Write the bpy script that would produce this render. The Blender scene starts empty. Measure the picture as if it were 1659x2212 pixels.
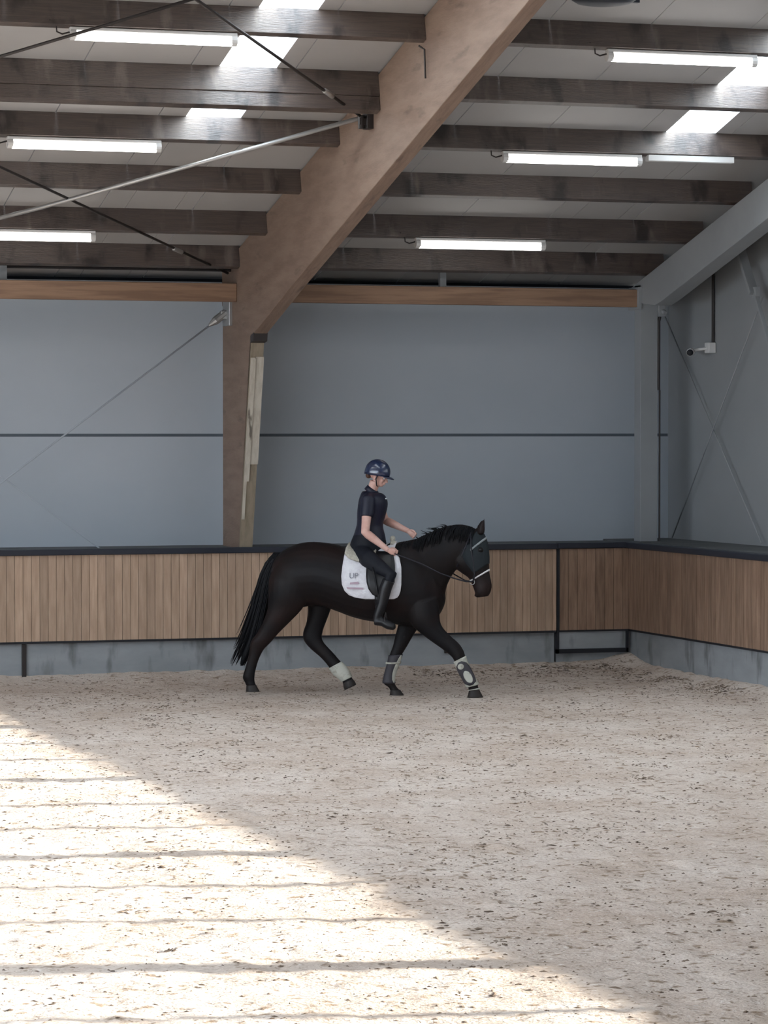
import bpy, math, random
import numpy as np
from mathutils import Vector, Matrix
R = math.radians
random.seed(7); rng = np.random.default_rng(11)
scn = bpy.context.scene
COL = scn.collection

# ------------------------------------------------------------------ camera
cam = bpy.data.cameras.new('camera'); cam_o = bpy.data.objects.new('camera', cam); COL.objects.link(cam_o)
cam.sensor_fit = 'HORIZONTAL'; cam.sensor_width = 36; cam.lens = 36*6600/1659
cam.clip_end = 300
YAW, PITCH = R(17.876), R(1.5275)
cam_o.location = (0, 0, 2.95)
cam_o.rotation_euler = (R(90)-PITCH, 0, -YAW)
scn.camera = cam_o

# ------------------------------------------------------------------ light
scn.view_settings.view_transform = 'Standard'; scn.view_settings.look = 'None'
scn.view_settings.gamma = 1; scn.view_settings.use_curve_mapping = False
scn.view_settings.exposure = 0.0
W = bpy.data.worlds.new('sky'); scn.world = W; W.use_nodes = True
bg = W.node_tree.nodes['Background']; bg.inputs[0].default_value = (0.83, 0.915, 1.0, 1); bg.inputs[1].default_value = 15.0
sun = bpy.data.lights.new('sun', 'SUN'); sun.energy = 255; sun.angle = R(0.6); sun.color = (1.0, 0.93, 0.80)
sun_o = bpy.data.objects.new('sun', sun); COL.objects.link(sun_o)
SUN_EL = R(14.2)
sd = Vector((-0.977, 0.215, -math.tan(SUN_EL)))          # the way the sunlight travels, in through the end wall's windows
sun_o.rotation_euler = sd.to_track_quat('-Z', 'Y').to_euler(); sun_o.location = (30, 10, 12)
def portal(name, loc, rot, sx, sy):
    l = bpy.data.lights.new(name, 'AREA'); l.shape = 'RECTANGLE'; l.size = sx; l.size_y = sy
    l.cycles.is_portal = True
    o = bpy.data.objects.new(name, l); COL.objects.link(o); o.location = loc; o.rotation_euler = rot
portal('window_portal', (15.75, 11.5, 3.35), (0, R(90), 0), 2.0, 38)
portal('front_portal', (7.05, -6.2, 3.9), (R(90), 0, 0), 16.5, 1.4)
portal('side_portal', (-1.6, 17.5, 2.95), (0, R(-90), 0), 2.9, 27)
for sx_ in (2.42, 7.82, 13.22):
    portal('skylight_portal', (sx_+.29, 25.4, 5.25+9.6*.268), (R(-15), 0, 0), .575, 12.1)
scn.cycles.use_denoising = True
scn.cycles.max_bounces = 10; scn.cycles.diffuse_bounces = 6; scn.cycles.transparent_max_bounces = 12
scn.cycles.sample_clamp_indirect = 6

# ------------------------------------------------------------------ helpers
def tag(o, label=None, cat=None, group=None, kind=None):
    if label: o['label'] = label
    if cat: o['category'] = cat
    if group: o['group'] = group
    if kind: o['kind'] = kind
    return o
def mesh(name, v, f, mat=None, parent=None, smooth=False):
    me = bpy.data.meshes.new(name); me.from_pydata([tuple(map(float, p)) for p in v], [], f); me.update()
    o = bpy.data.objects.new(name, me); COL.objects.link(o)
    if mat: me.materials.append(mat)
    if parent: o.parent = parent
    if smooth: me.polygons.foreach_set('use_smooth', [True]*len(me.polygons))
    return o
def empty(name, loc=(0, 0, 0), rz=0):
    o = bpy.data.objects.new(name, None); COL.objects.link(o); o.location = loc; o.rotation_euler = (0, 0, rz)
    o.empty_display_size = .2
    return o
class MB:
    """collects shapes into one mesh"""
    def __init__(s): s.v = []; s.f = []
    def add(s, v, f):
        n = len(s.v); s.v += [tuple(map(float, p)) for p in v]; s.f += [tuple(i+n for i in q) for q in f]; return s
    def box(s, a, b):
        (x0, y0, z0), (x1, y1, z1) = a, b
        return s.add([(x0,y0,z0),(x1,y0,z0),(x1,y1,z0),(x0,y1,z0),(x0,y0,z1),(x1,y0,z1),(x1,y1,z1),(x0,y1,z1)],
                     [(0,3,2,1),(4,5,6,7),(0,1,5,4),(1,2,6,5),(2,3,7,6),(3,0,4,7)])
    def bar(s, p, q, w, h, up=(0, 0, 1)):
        p, q, up = Vector(p), Vector(q), Vector(up); d = (q-p).normalized()
        a = d.cross(up).normalized(); b = a.cross(d).normalized()
        V = [e+a*(w/2*i)+b*(h/2*j) for e in (p, q) for i, j in ((-1,-1),(1,-1),(1,1),(-1,1))]
        return s.add(V, [(0,1,2,3),(7,6,5,4),(0,4,5,1),(1,5,6,2),(2,6,7,3),(3,7,4,0)])
    def prism(s, poly, x0, x1):
        """polygon in (y, z) pulled along x"""
        n = len(poly)
        V = [(x0, y, z) for y, z in poly]+[(x1, y, z) for y, z in poly]
        return s.add(V, [tuple(range(n)), tuple(range(2*n-1, n-1, -1))]+[(i, i+n, (i+1) % n+n, (i+1) % n) for i in range(n)])
    def rings(s, rs, cap=True):
        n = len(rs[0]); V = [p for r in rs for p in r]; F = []
        for k in range(len(rs)-1):
            for i in range(n):
                j = (i+1) % n; F.append((k*n+i, k*n+j, (k+1)*n+j, (k+1)*n+i))
        if cap:
            F += [tuple(range(n-1, -1, -1)), tuple(range((len(rs)-1)*n, len(rs)*n))]
        return s.add(V, F)
    def tube(s, pts, rad, n=10, flat=None):
        pts = [Vector(p) for p in pts]
        if not hasattr(rad, '__len__'): rad = [rad]*len(pts)
        rs = []; ref = None
        for i, p in enumerate(pts):
            d = (pts[min(i+1, len(pts)-1)]-pts[max(i-1, 0)]).normalized()
            if ref is None: ref = Vector((0, 0, 1)) if abs(d.z) < .9 else Vector((1, 0, 0))
            a = (ref-d*ref.dot(d)).normalized(); b = d.cross(a); ref = a
            r = rad[i]; f = flat or 1
            rs.append([p+a*(r*math.cos(t))+b*(r*f*math.sin(t)) for t in [2*math.pi*k/n for k in range(n)]])
        return s.rings(rs)
    def ell(s, c, r, rot=None, n=16, m=10):
        c = Vector(c); rs = []
        for i in range(m+1):
            ph = math.pi*(i+.02)/(m+.04)
            ring = [Vector((r[0]*math.sin(ph)*math.cos(t), r[1]*math.sin(ph)*math.sin(t), r[2]*math.cos(ph))) for t in [2*math.pi*k/n for k in range(n)]]
            if rot: ring = [rot @ p for p in ring]
            rs.append([c+p for p in ring][::-1])
        return s.rings(rs)
    def obj(s, name, mat=None, parent=None, smooth=False): return mesh(name, s.v, s.f, mat, parent, smooth)
def bevel(o, w, seg=2):
    m = o.modifiers.new('bevel', 'BEVEL'); m.width = w; m.segments = seg; m.limit_method = 'ANGLE'; return o
def remesh(o, vox, it=4, fac=.5):
    m = o.modifiers.new('remesh', 'REMESH'); m.mode = 'VOXEL'; m.voxel_size = vox; m.use_smooth_shade = True
    if it:
        k = o.modifiers.new('smooth', 'SMOOTH'); k.iterations = it; k.factor = fac
    return o
def thicken(o, t, off=0):
    m = o.modifiers.new('solid', 'SOLIDIFY'); m.thickness = t; m.offset = off; return o
def subdiv(o, n=1):
    m = o.modifiers.new('sub', 'SUBSURF'); m.levels = m.render_levels = n; return o

# ------------------------------------------------------------------ materials
def mat(name, col, rough=.7, metal=0., spec=.4, var=None, bump=None, emit=None):
    """var = (other colour, noise scale (x,y,z), low, high); bump = (scale, strength, (x,y,z))"""
    m = bpy.data.materials.new(name); m.use_nodes = True; nt = m.node_tree; N = nt.nodes; L = nt.links
    b = N['Principled BSDF']; b.inputs['Base Color'].default_value = (*col, 1); b.inputs['Roughness'].default_value = rough
    b.inputs['Metallic'].default_value = metal; b.inputs['Specular IOR Level'].default_value = spec
    tc = N.new('ShaderNodeTexCoord')
    if var:
        c2, sc, lo, hi = var
        mp = N.new('ShaderNodeMapping'); mp.inputs['Scale'].default_value = sc; L.new(tc.outputs['Object'], mp.inputs[0])
        nz = N.new('ShaderNodeTexNoise'); nz.inputs['Scale'].default_value = 1; nz.inputs['Detail'].default_value = 6; nz.inputs['Roughness'].default_value = .6
        L.new(mp.outputs[0], nz.inputs['Vector'])
        rp = N.new('ShaderNodeValToRGB'); rp.color_ramp.elements[0].position = lo; rp.color_ramp.elements[1].position = hi
        rp.color_ramp.elements[0].color = (*col, 1); rp.color_ramp.elements[1].color = (*c2, 1)
        L.new(nz.outputs[0], rp.inputs[0]); L.new(rp.outputs[0], b.inputs['Base Color'])
    if bump:
        sc, st, ax = bump
        mp = N.new('ShaderNodeMapping'); mp.inputs['Scale'].default_value = ax; L.new(tc.outputs['Object'], mp.inputs[0])
        nz = N.new('ShaderNodeTexNoise'); nz.inputs['Scale'].default_value = sc; nz.inputs['Detail'].default_value = 5; L.new(mp.outputs[0], nz.inputs['Vector'])
        bp = N.new('ShaderNodeBump'); bp.inputs['Strength'].default_value = st; bp.inputs['Distance'].default_value = .02
        L.new(nz.outputs[0], bp.inputs['Height']); L.new(bp.outputs[0], b.inputs['Normal'])
    if emit:
        b.inputs['Emission Color'].default_value = (*emit[0], 1); b.inputs['Emission Strength'].default_value = emit[1]
    return m
def two_noise(m, c3, sc, lo, hi):
    """lay a second, patchy colour over what a material already has"""
    nt = m.node_tree; N = nt.nodes; L = nt.links; b = N['Principled BSDF']
    tc = N.new('ShaderNodeTexCoord'); mp = N.new('ShaderNodeMapping'); mp.inputs['Scale'].default_value = sc; L.new(tc.outputs['Object'], mp.inputs[0])
    nz = N.new('ShaderNodeTexNoise'); nz.inputs['Scale'].default_value = 1; nz.inputs['Detail'].default_value = 5; L.new(mp.outputs[0], nz.inputs['Vector'])
    rp = N.new('ShaderNodeMapRange'); rp.inputs['From Min'].default_value = lo; rp.inputs['From Max'].default_value = hi; L.new(nz.outputs[0], rp.inputs[0])
    mx = N.new('ShaderNodeMix'); mx.data_type = 'RGBA'; mx.inputs['B'].default_value = (*c3, 1)
    lk = [l for l in L if l.to_socket == b.inputs['Base Color']]
    if lk: L.new(lk[0].from_socket, mx.inputs['A'])
    else: mx.inputs['A'].default_value = b.inputs['Base Color'].default_value
    L.new(rp.outputs[0], mx.inputs['Factor']); L.new(mx.outputs['Result'], b.inputs['Base Color'])
    return m
def island_tint(m, lo, hi):
    """each board of a mesh a little lighter or darker"""
    nt = m.node_tree; N = nt.nodes; L = nt.links; b = N['Principled BSDF']
    g = N.new('ShaderNodeNewGeometry'); rp = N.new('ShaderNodeMapRange'); rp.inputs['To Min'].default_value = lo; rp.inputs['To Max'].default_value = hi
    L.new(g.outputs['Random Per Island'], rp.inputs[0])
    hs = N.new('ShaderNodeHueSaturation'); L.new(rp.outputs[0], hs.inputs['Value'])
    lk = [l for l in L if l.to_socket == b.inputs['Base Color']]
    L.new(lk[0].from_socket, hs.inputs['Color']); L.new(hs.outputs[0], b.inputs['Base Color'])
    return m
M = {}
M['sand'] = two_noise(mat('sand', (.50,.41,.345), .95, spec=.1, var=((.61,.53,.47), (1.1,1.1,1.1), .38, .62), bump=(38, .6, (1,1,1))), (.27,.20,.145), (9,13,9), .57, .68)
two_noise(M['sand'], (.68,.62,.57), (22,22,22), .58, .72)
two_noise(M['sand'], (.30,.235,.18), (34,34,34), .60, .68)
M['fleck'] = mat('fleck', (.085,.06,.045), .95, spec=.1, var=((.24,.18,.135), (3,3,3), .4, .6))
M['panel'] = mat('panel', (.36,.40,.445), .55, spec=.3, var=((.39,.425,.47), (.4,.4,.6), .35, .65))
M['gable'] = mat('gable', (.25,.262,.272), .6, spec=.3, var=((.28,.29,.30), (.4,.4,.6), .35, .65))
M['joint'] = mat('joint', (.09,.11,.13), .7)
M['ceil'] = mat('ceil', (.34,.335,.335), .65, spec=.3, var=((.38,.375,.375), (.5,.5,.5), .3, .7))
M['purlin'] = two_noise(mat('purlin', (.095,.070,.060), .36, spec=.9, var=((.062,.047,.042), (3,60,60), .4, .62), bump=(6, .3, (2,30,30))), (.022,.015,.014), (4,2,2.2), .54, .66)
two_noise(M['purlin'], (.16,.13,.115), (5,1,1.5), .60, .72)
M['glulam'] = two_noise(mat('glulam', (.185,.126,.096), .6, spec=.3, var=((.235,.168,.13), (30,1.6,8), .38, .62), bump=(5, .2, (20,2,20))), (.11,.072,.055), (8,1.3,5), .62, .74)
M['eave'] = mat('eave', (.20,.12,.078), .6, var=((.28,.175,.115), (1.2,20,20), .4, .6))
M['board'] = island_tint(mat('board', (.35,.24,.17), .6, spec=.3, var=((.46,.33,.24), (22,22,2.2), .36, .64)), .80, 1.08)
M['shaded_board'] = island_tint(mat('shaded_board', (.20,.125,.085), .6, spec=.3, var=((.30,.20,.14), (18,18,2.2), .36, .64)), .85, 1.08)  # redder boards, darkened further so the colour carries the corner's shade
M['cap'] = mat('cap', (.018,.021,.032), .45, spec=.4)
M['ledge'] = mat('ledge', (.075,.082,.088), .6, var=((.10,.105,.11), (2,2,2), .4, .6))
M['concrete'] = two_noise(mat('concrete', (.23,.245,.262), .85, spec=.2, var=((.30,.315,.333), (1.2,1.2,3), .35, .65)), (.09,.09,.09), (4,4,1.2), .56, .74)
M['white_steel'] = mat('white_steel', (.25,.262,.275), .5, spec=.35, var=((.275,.288,.30), (1,1,1), .4, .6))
M['dark_steel'] = mat('dark_steel', (.035,.030,.030), .45, metal=.3)
M['zinc'] = mat('zinc', (.42,.42,.42), .38, metal=.7)
M['rubber'] = mat('rubber', (.012,.013,.018), .6)
M['white_plastic'] = mat('white_plastic', (.62,.62,.62), .4)
M['pale_board'] = two_noise(mat('pale_board', (.38,.34,.285), .7, var=((.46,.42,.36), (20,20,2), .4, .6)), (.13,.11,.09), (9,9,2.2), .62, .68)
M['olive_board'] = mat('olive_board', (.19,.155,.11), .7, var=((.24,.195,.145), (20,20,1.4), .4, .6))
M['tube'] = mat('tube', (.9,.9,.9), .4, emit=((1,.97,.92), 6))
M['near_black'] = mat('near_black', (.012,.014,.022), .8)
def glassy(name, col, clear):
    m = bpy.data.materials.new(name); m.use_nodes = True; N = m.node_tree.nodes; L = m.node_tree.links
    N.remove(N['Principled BSDF']); out = N['Material Output']
    a = N.new('ShaderNodeBsdfTransparent'); a.inputs[0].default_value = (*col, 1)
    b = N.new('ShaderNodeBsdfTranslucent'); b.inputs[0].default_value = (*col, 1)
    g = N.new('ShaderNodeBsdfGlossy'); g.inputs['Roughness'].default_value = .1
    x = N.new('ShaderNodeMixShader'); x.inputs[0].default_value = 1-clear; L.new(a.outputs[0], x.inputs[1]); L.new(b.outputs[0], x.inputs[2])
    y = N.new('ShaderNodeMixShader'); y.inputs[0].default_value = .06; L.new(x.outputs[0], y.inputs[1]); L.new(g.outputs[0], y.inputs[2])
    L.new(y.outputs[0], out.inputs[0]); return m
M['glass'] = glassy('glass', (.33,.335,.34), .96)
M['added_side_glass'] = glassy('added_side_glass', (.80,.81,.82), .96)  # tint for the added side opening
M['added_front_glass'] = glassy('added_front_glass', (.08,.08,.08), .96)  # tint for the added opening behind the camera
M['skylight'] = glassy('skylight', (.90,.92,.93), .7)

# ------------------------------------------------------------------ floor
def upsample(g, ny, nx):
    yy = np.linspace(0, g.shape[0]-1.001, ny); xx = np.linspace(0, g.shape[1]-1.001, nx)
    y0 = yy.astype(int); x0 = xx.astype(int); fy = (yy-y0)[:, None]; fx = (xx-x0)[None]
    fy = fy*fy*(3-2*fy); fx = fx*fx*(3-2*fx)
    a = g[y0][:, x0]; b = g[y0][:, x0+1]; c = g[y0+1][:, x0]; d = g[y0+1][:, x0+1]
    return a*(1-fy)*(1-fx)+b*(1-fy)*fx+c*fy*(1-fx)+d*fy*fx
xs = np.concatenate([np.linspace(-26, 1.4, 30), np.arange(1.5, 14.6, .028), [14.75, 15.2, 16.2]])
ys = np.concatenate([np.linspace(-6, 12.3, 20), np.arange(12.4, 22, .028), np.arange(22, 35.3, .035), [35.5, 36.3]])
nx, ny = len(xs), len(ys)
X, Y = np.meshgrid(xs, ys)
def oct_(cell, amp):
    gx = int(42/cell); gy = int(42/cell); g = rng.random((gy+2, gx+2))
    fx = (X+26)/cell; fy = (Y+6)/cell; x0 = np.clip(fx.astype(int), 0, gx); y0 = np.clip(fy.astype(int), 0, gy); a = fx-x0; b = fy-y0
    a = a*a*(3-2*a); b = b*b*(3-2*b)
    return amp*((g[y0, x0]*(1-a)+g[y0, x0+1]*a)*(1-b)+(g[y0+1, x0]*(1-a)+g[y0+1, x0+1]*a)*b-.5)
Z = oct_(2.3, .03)+oct_(.55, .016)+oct_(.19, .018)+oct_(.085, .014)
Z = Z+.12*np.clip(1-(35.05-Y)/.9, 0, 1)**2*(X < 14.6)+.10*np.clip(1-(14.45-X)/.7, 0, 1)**2
calm = np.exp(-(((X-10.1)/1.9)**2+((Y-32.5)/1.6)**2)**2); Z = Z*(1-.8*calm)-.012*calm
vv = np.stack([X.ravel(), Y.ravel(), Z.ravel()], 1)
i0 = (np.arange(ny-1)[:, None]*nx+np.arange(nx-1)[None]).ravel()
quads = np.stack([i0, i0+1, i0+1+nx, i0+nx], 1)
me = bpy.data.meshes.new('floor'); me.vertices.add(len(vv)); me.vertices.foreach_set('co', vv.astype(np.float32).ravel())
me.loops.add(quads.size); me.loops.foreach_set('vertex_index', quads.astype(np.int32).ravel())
me.polygons.add(len(quads)); me.polygons.foreach_set('loop_start', np.arange(0, quads.size, 4, dtype=np.int32)); me.polygons.foreach_set('loop_total', np.full(len(quads), 4, dtype=np.int32))
me.update(calc_edges=True); me.polygons.foreach_set('use_smooth', [True]*len(quads)); me.materials.append(M['sand'])
fl = bpy.data.objects.new('floor', me); COL.objects.link(fl); tag(fl, 'pale sand riding surface churned by hooves', None, None, 'structure')
def ground(x, y):
    j = int(np.searchsorted(xs, x)); i = int(np.searchsorted(ys, y)); return float(Z[min(i, ny-1), min(j, nx-1)])
# bits of dark fibre lying in the sand
V = []; F = []
cl = [(2+12.3*rng.random(), 12.5+22.2*rng.random()**.9, rng.uniform(.05, .25)) for k in range(420)]+[(rng.uniform(11.5, 14.3), 34.85-rng.random()**2*.5, .12) for k in range(30)]+[(14.3-rng.random()**2*.4, rng.uniform(31, 34.8), .12) for k in range(25)]
for k in range(24000):
    if rng.random() < .45:
        c_ = cl[int(rng.random()*475)]; x = c_[0]+rng.normal()*c_[2]; y = c_[1]+rng.normal()*c_[2]*1.6
    else: y = 12.5+22.3*rng.random()**.9; x = 2+12.3*rng.random()
    if x/y < .12 or x/y > .50 or y > 34.9 or x > 14.3: continue
    L_ = rng.uniform(.006, .026)*(1.8 if rng.random() < .06 else 1); w_ = L_*rng.uniform(.3, .8); a = rng.uniform(0, math.pi); h = rng.uniform(.003, .009)
    z = ground(x, y)-.002; n = len(V); c, s_ = math.cos(a), math.sin(a); q = rng.uniform(.7, 1.3, 6)
    for m_, (u, t_) in enumerate(((1,0),(.5,.8),(-.5,1),(-1,0),(-.4,-.9),(.6,-.7))):
        u *= q[m_]; t_ *= q[m_]; V.append((x+c*u*L_-s_*t_*w_, y+s_*u*L_+c*t_*w_, z))
    V.append((x, y, z+h)); F += [(n+i, n+(i+1) % 6, n+6) for i in range(6)]
tag(mesh('footing_fibre', V, F, M['fleck']), 'dark bits of fibre and dirt strewn over the pale sand', 'footing fibre', None, 'stuff')

# ------------------------------------------------------------------ shell
T = .268
def zr(y, z0=5.12): return z0+(35-y)*T                       # underside of the roof panels
def structure(o, label=None): return tag(o, label, None, None, 'structure')
WB = 35.95
b = MB().box((-1.35, WB, 1.5), (15.5, WB+.12, 2.876)).box((-1.35, WB, 2.912), (15.5, WB+.12, 4.75)).box((-1.35, WB, -.2), (15.5, WB+.12, 1.5))
structure(b.obj('wall_back', M['panel']), 'blue grey sandwich panel wall behind the timber frame')
structure(MB().box((-1.35, WB+.02, 2.87), (15.5, WB+.10, 2.918)).obj('trim_1', M['joint']), 'dark joint line between the wall panels')
structure(MB().box((-1.35, 36.2, 4.7), (15.5, 36.3, 5.4)).box((-1.35, 35.9, 4.62), (15.5, 36.25, 4.7)).obj('wall_eaves', M['near_black']), 'near black panel closing the gap above the eaves beam')  # closed panel in a near-black colour
# end wall with its window band, ending in a strip of wall at the corner
XG = 15.4; WY0, WY1, WZ0, WZ1 = -5.2, 30.42, 2.45, 4.35
b = MB().box((XG, -6, -.2), (XG+.12, 36.07, WZ0)).box((XG, WY1, WZ0), (XG+.12, 36.07, WZ1)).box((XG, -6, WZ0), (XG+.12, WY0, WZ1))
b.prism([(-6, WZ1), (36.07, WZ1), (36.07, 5.2), (17, 10.4), (-6, 4.2)][:4]+[(-6, 5.2)], XG, XG+.12)
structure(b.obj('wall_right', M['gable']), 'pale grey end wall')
fr = MB(); post = []
for y in (27.85, 23.05, 18.3, 13.7, 9.1, 4.5, -.1): post.append(y); fr.box((XG-.05, y-.14, WZ0), (XG+.17, y+.14, WZ1))
for y in (26.2, 24.62, 21.35, 19.86, 16.75, 15.35, 12.2, 10.65, 7.6, 6.0, 3.0, 1.4, 29.3): fr.box((XG+.02, y-.05, WZ0), (XG+.08, y+.05, WZ1))
fr.box((XG, WY0, WZ0-.03), (XG+.12, WY1, WZ0+.03)).box((XG, WY0, WZ1-.03), (XG+.12, WY1, WZ1+.03))
wf = structure(fr.obj('window_1', M['white_steel']), 'window band in the end wall')
MB().box((XG+.045, WY0, WZ0), (XG+.055, WY1, WZ1)).obj('pane', M['glass'], wf)
b = MB().prism([(-6, 4.3), (36.07, 4.3), (36.07, 5.2), (17, 10.4), (-6, 5.2)], -1.42, -1.3).box((-1.42, -6, -.2), (-1.3, 36.07, 1.6)).box((-1.42, 31.0, 1.6), (-1.3, 36.07, 4.3)).box((-1.42, -6, 1.6), (-1.3, 4, 4.3))  # unseen wall, set close and opened up to brighten the left side
structure(b.obj('wall_left', M['gable']), 'unseen end wall set close, with an opening added for light')
# roof with slots left for the skylights
SKY = [7.82, 13.22, 2.42]; SW = .575; SY0, SY1 = 19.5, 31.25
b = MB()
def slab(x0, x1, ya, yb, t=.12):
    b.add([(x0,ya,zr(ya)),(x1,ya,zr(ya)),(x1,yb,zr(yb)),(x0,yb,zr(yb)),(x0,ya,zr(ya)+t),(x1,ya,zr(ya)+t),(x1,yb,zr(yb)+t),(x0,yb,zr(yb)+t)],
          [(0,3,2,1),(4,5,6,7),(0,1,5,4),(1,2,6,5),(2,3,7,6),(3,0,4,7)])
seams = sorted([x for x0 in np.arange(-1.12, 16, 1.08) for x in [float(x0)] if not any(s-.02 < x < s+SW+.02 for s in SKY)]+[s for s in SKY]+[s+SW for s in SKY])
edges = [-1.43]+sorted(seams)+[15.6]
for x0, x1 in zip(edges[:-1], edges[1:]):
    if x1-x0 < .02: continue
    g = .006
    if any(abs(x0-s) < .01 for s in SKY):
        slab(x0, x1, 17, SY0); slab(x0, x1, SY1, 36.3)
    else: slab(x0+g, x1-g, 17, 36.3)
zt = zr(17)
b.add([(-1.43,-6,5.0),(15.6,-6,5.0),(15.6,17,zt),(-1.43,17,zt),(-1.43,-6,5.15),(15.6,-6,5.15),(15.6,17,zt+.15),(-1.43,17,zt+.15)], [(0,3,2,1),(4,5,6,7),(0,1,5,4),(1,2,6,5),(2,3,7,6),(3,0,4,7)])
structure(b.obj('ceiling', M['ceil']), 'pale roof panels seen from below')
for k, s in enumerate(SKY):
    o = MB().add([(s,SY0,zr(SY0)+.03),(s+SW,SY0,zr(SY0)+.03),(s+SW,SY1,zr(SY1)+.03),(s,SY1,zr(SY1)+.03),(s,SY0,zr(SY0)+.045),(s+SW,SY0,zr(SY0)+.045),(s+SW,SY1,zr(SY1)+.045),(s,SY1,zr(SY1)+.045)],
        [(0,3,2,1),(4,5,6,7),(0,1,5,4),(1,2,6,5),(2,3,7,6),(3,0,4,7)]).obj('window_%d' % (k+2), M['skylight'])
    structure(o, 'translucent skylight strip in the roof')
structure(MB().box((-1.37, 4, 1.6), (-1.35, 31.0, 4.3)).obj('window_5', M['added_side_glass']), 'tinted sheet in the unseen side opening added for light')  # made-up side opening, lets sky light in from the left
structure(MB().box((-1.3, -6.05, 3.2), (15.4, -6.04, 4.6)).obj('window_6', M['added_front_glass']), 'dark tinted sheet in the added opening behind the viewer')  # made-up opening behind the camera, lets some sky light in
structure(MB().box((-1.4, -6.1, -.2), (15.5, -5.95, 3.2)).box((-1.4, -6.1, 4.6), (15.5, -5.95, 5.3)).obj('wall_front', M['gable']), 'wall behind the viewer with a long opening added for sky light')

# ------------------------------------------------------------------ kickboards, plinth, ledge
KY, KX = 34.95, 14.45
GATE = 13.50
pl = structure(MB().box((-1.35, 35.02, -.3), (GATE-.01, 35.16, .5)).box((GATE+.02, 35.03, -.3), (14.62, 35.16, .5)).obj('trim_2', M['concrete']), 'concrete plinth under the long side boards')
structure(MB().box((14.50, -6, -.3), (14.62, 35.1, .5)).obj('trim_3', M['concrete']), 'concrete plinth under the end boards')
def boards(x0, x1, z0, z1, w=.098):
    b = MB(); x = x0
    while x < x1-.01:
        e = min(x+w, x1); b.box((x, KY+random.uniform(-.0015, .0015), z0), (e-.0045, KY+.04, z1)); x = e
    return b
k1 = empty('kickboard', (9, KY, .5)); tag(k1, 'long pale wooden kickboard running behind the horse to the gate gap', 'kickboard')
def rel(o, p):                                              # parent without moving
    o.parent = p; o.matrix_parent_inverse = Matrix.Translation(-Vector(p.location)) if p.rotation_euler.z == 0 else p.matrix_world.inverted(); return o
def child(o, p, label=None):
    bpy.context.view_layer.update(); o.parent = p; o.matrix_parent_inverse = p.matrix_world.inverted()
    if label: o['label'] = label
    return o
child(boards(1.0, GATE-.005, .50, 1.50).obj('board_panel', M['board']), k1)
child(MB().box((1.0, KY+.035, .50), (GATE-.01, KY+.045, 1.50)).obj('backing', M['near_black']), k1)
child(MB().box((1.0, KY+.002, .475), (GATE-.01, KY+.05, .505)).obj('shade_strip', M['rubber']), k1, 'black strip standing for shade along the bottom edge')  # black strip painted in for the shadow under the overhanging boards
child(bevel(MB().box((1.0, KY-.05, 1.50), (GATE-.005, KY+.06, 1.57)).obj('cap_rail', M['cap']), .01), k1, 'black cap rail')
k2 = empty('gate', (14.0, KY, .2)); tag(k2, 'short reddish brown gate section in the corner with a black framed lower panel', 'gate')
child(boards(GATE+.03, KX, .50, 1.50, .12).obj('board_panel', M['shaded_board']), k2)
child(bevel(MB().box((GATE+.0, KY-.05, 1.505), (KX, KY+.06, 1.575)).obj('cap_rail', M['cap']), .01), k2, 'black cap rail')
child(MB().prism([(KY-.012,.5),(KY+.03,.5),(KY+.03,1.5),(KY-.012,1.5)], GATE+.0, GATE+.03).obj('edge_strip', M['rubber']), k2, 'black rubber edge strip')
child(MB().box((GATE+.03, KY+.03, .26), (KX-.03, KY+.05, .50)).obj('lower_panel', M['concrete']), k2, 'pale grey lower panel')
child(MB().box((GATE, KY+.005, .215), (KX, KY+.055, .268)).box((GATE, KY+.005, .215), (GATE+.032, KY+.055, .5)).box((KX-.032, KY+.005, .215), (KX, KY+.055, .5)).box((GATE, KY+.008, .478), (KX, KY+.05, .5)).obj('rubber_frame', M['rubber']), k2, 'black rubber frame round the lower panel')
k3 = empty('kickboard', (KX, 31, .5)); tag(k3, 'wooden kickboard along the end wall to the right of the corner', 'kickboard')
b = MB(); y = 10.0
while y < KY+.03:
    e = min(y+.11, KY+.04); b.box((KX+random.uniform(-.0015,.0015), y+.0015, .50), (KX+.04, e-.003, 1.50)); y = e
child(b.obj('board_panel', M['shaded_board']), k3)
child(MB().box((KX+.002, 10, .475), (KX+.05, KY+.04, .505)).obj('shade_strip', M['rubber']), k3, 'dark strip along the bottom edge')  # same painted overhang shadow along the end boards
child(bevel(MB().box((KX-.06, 10, 1.50), (KX+.06, KY+.05, 1.575)).obj('cap_rail', M['cap']), .01), k3, 'black cap rail')
tag(MB().box((-1.35, KY+.06, 1.52), (KX+.055, WB-.005, 1.56)).obj('ledge_cover', M['ledge']), 'dark narrow ledge between the long kickboard and the blue grey wall', 'ledge')
tag(MB().box((KX+.06, 8, 1.52), (XG-.005, WB-.005, 1.58)).obj('ledge_cover', M['ledge']), 'wide dark grey ledge on top of the end wall kickboard', 'ledge')
tag(bevel(MB().box((6.87, 34.985, -.1), (6.92, 35.02, .47)).obj('joint_post', M['dark_steel']), .004), 'slim grey post at the plinth joint on the far side of the tail', 'post')
tag(bevel(MB().box((12.08, 34.985, .28), (12.105, 35.02, .5)).box((12.06, 34.985, .25), (12.125, 35.02, .29)).obj('drop_bolt', M['dark_steel']), .003), 'thin dark drop bolt hanging below the boards beyond the front legs', 'bolt')

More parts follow.
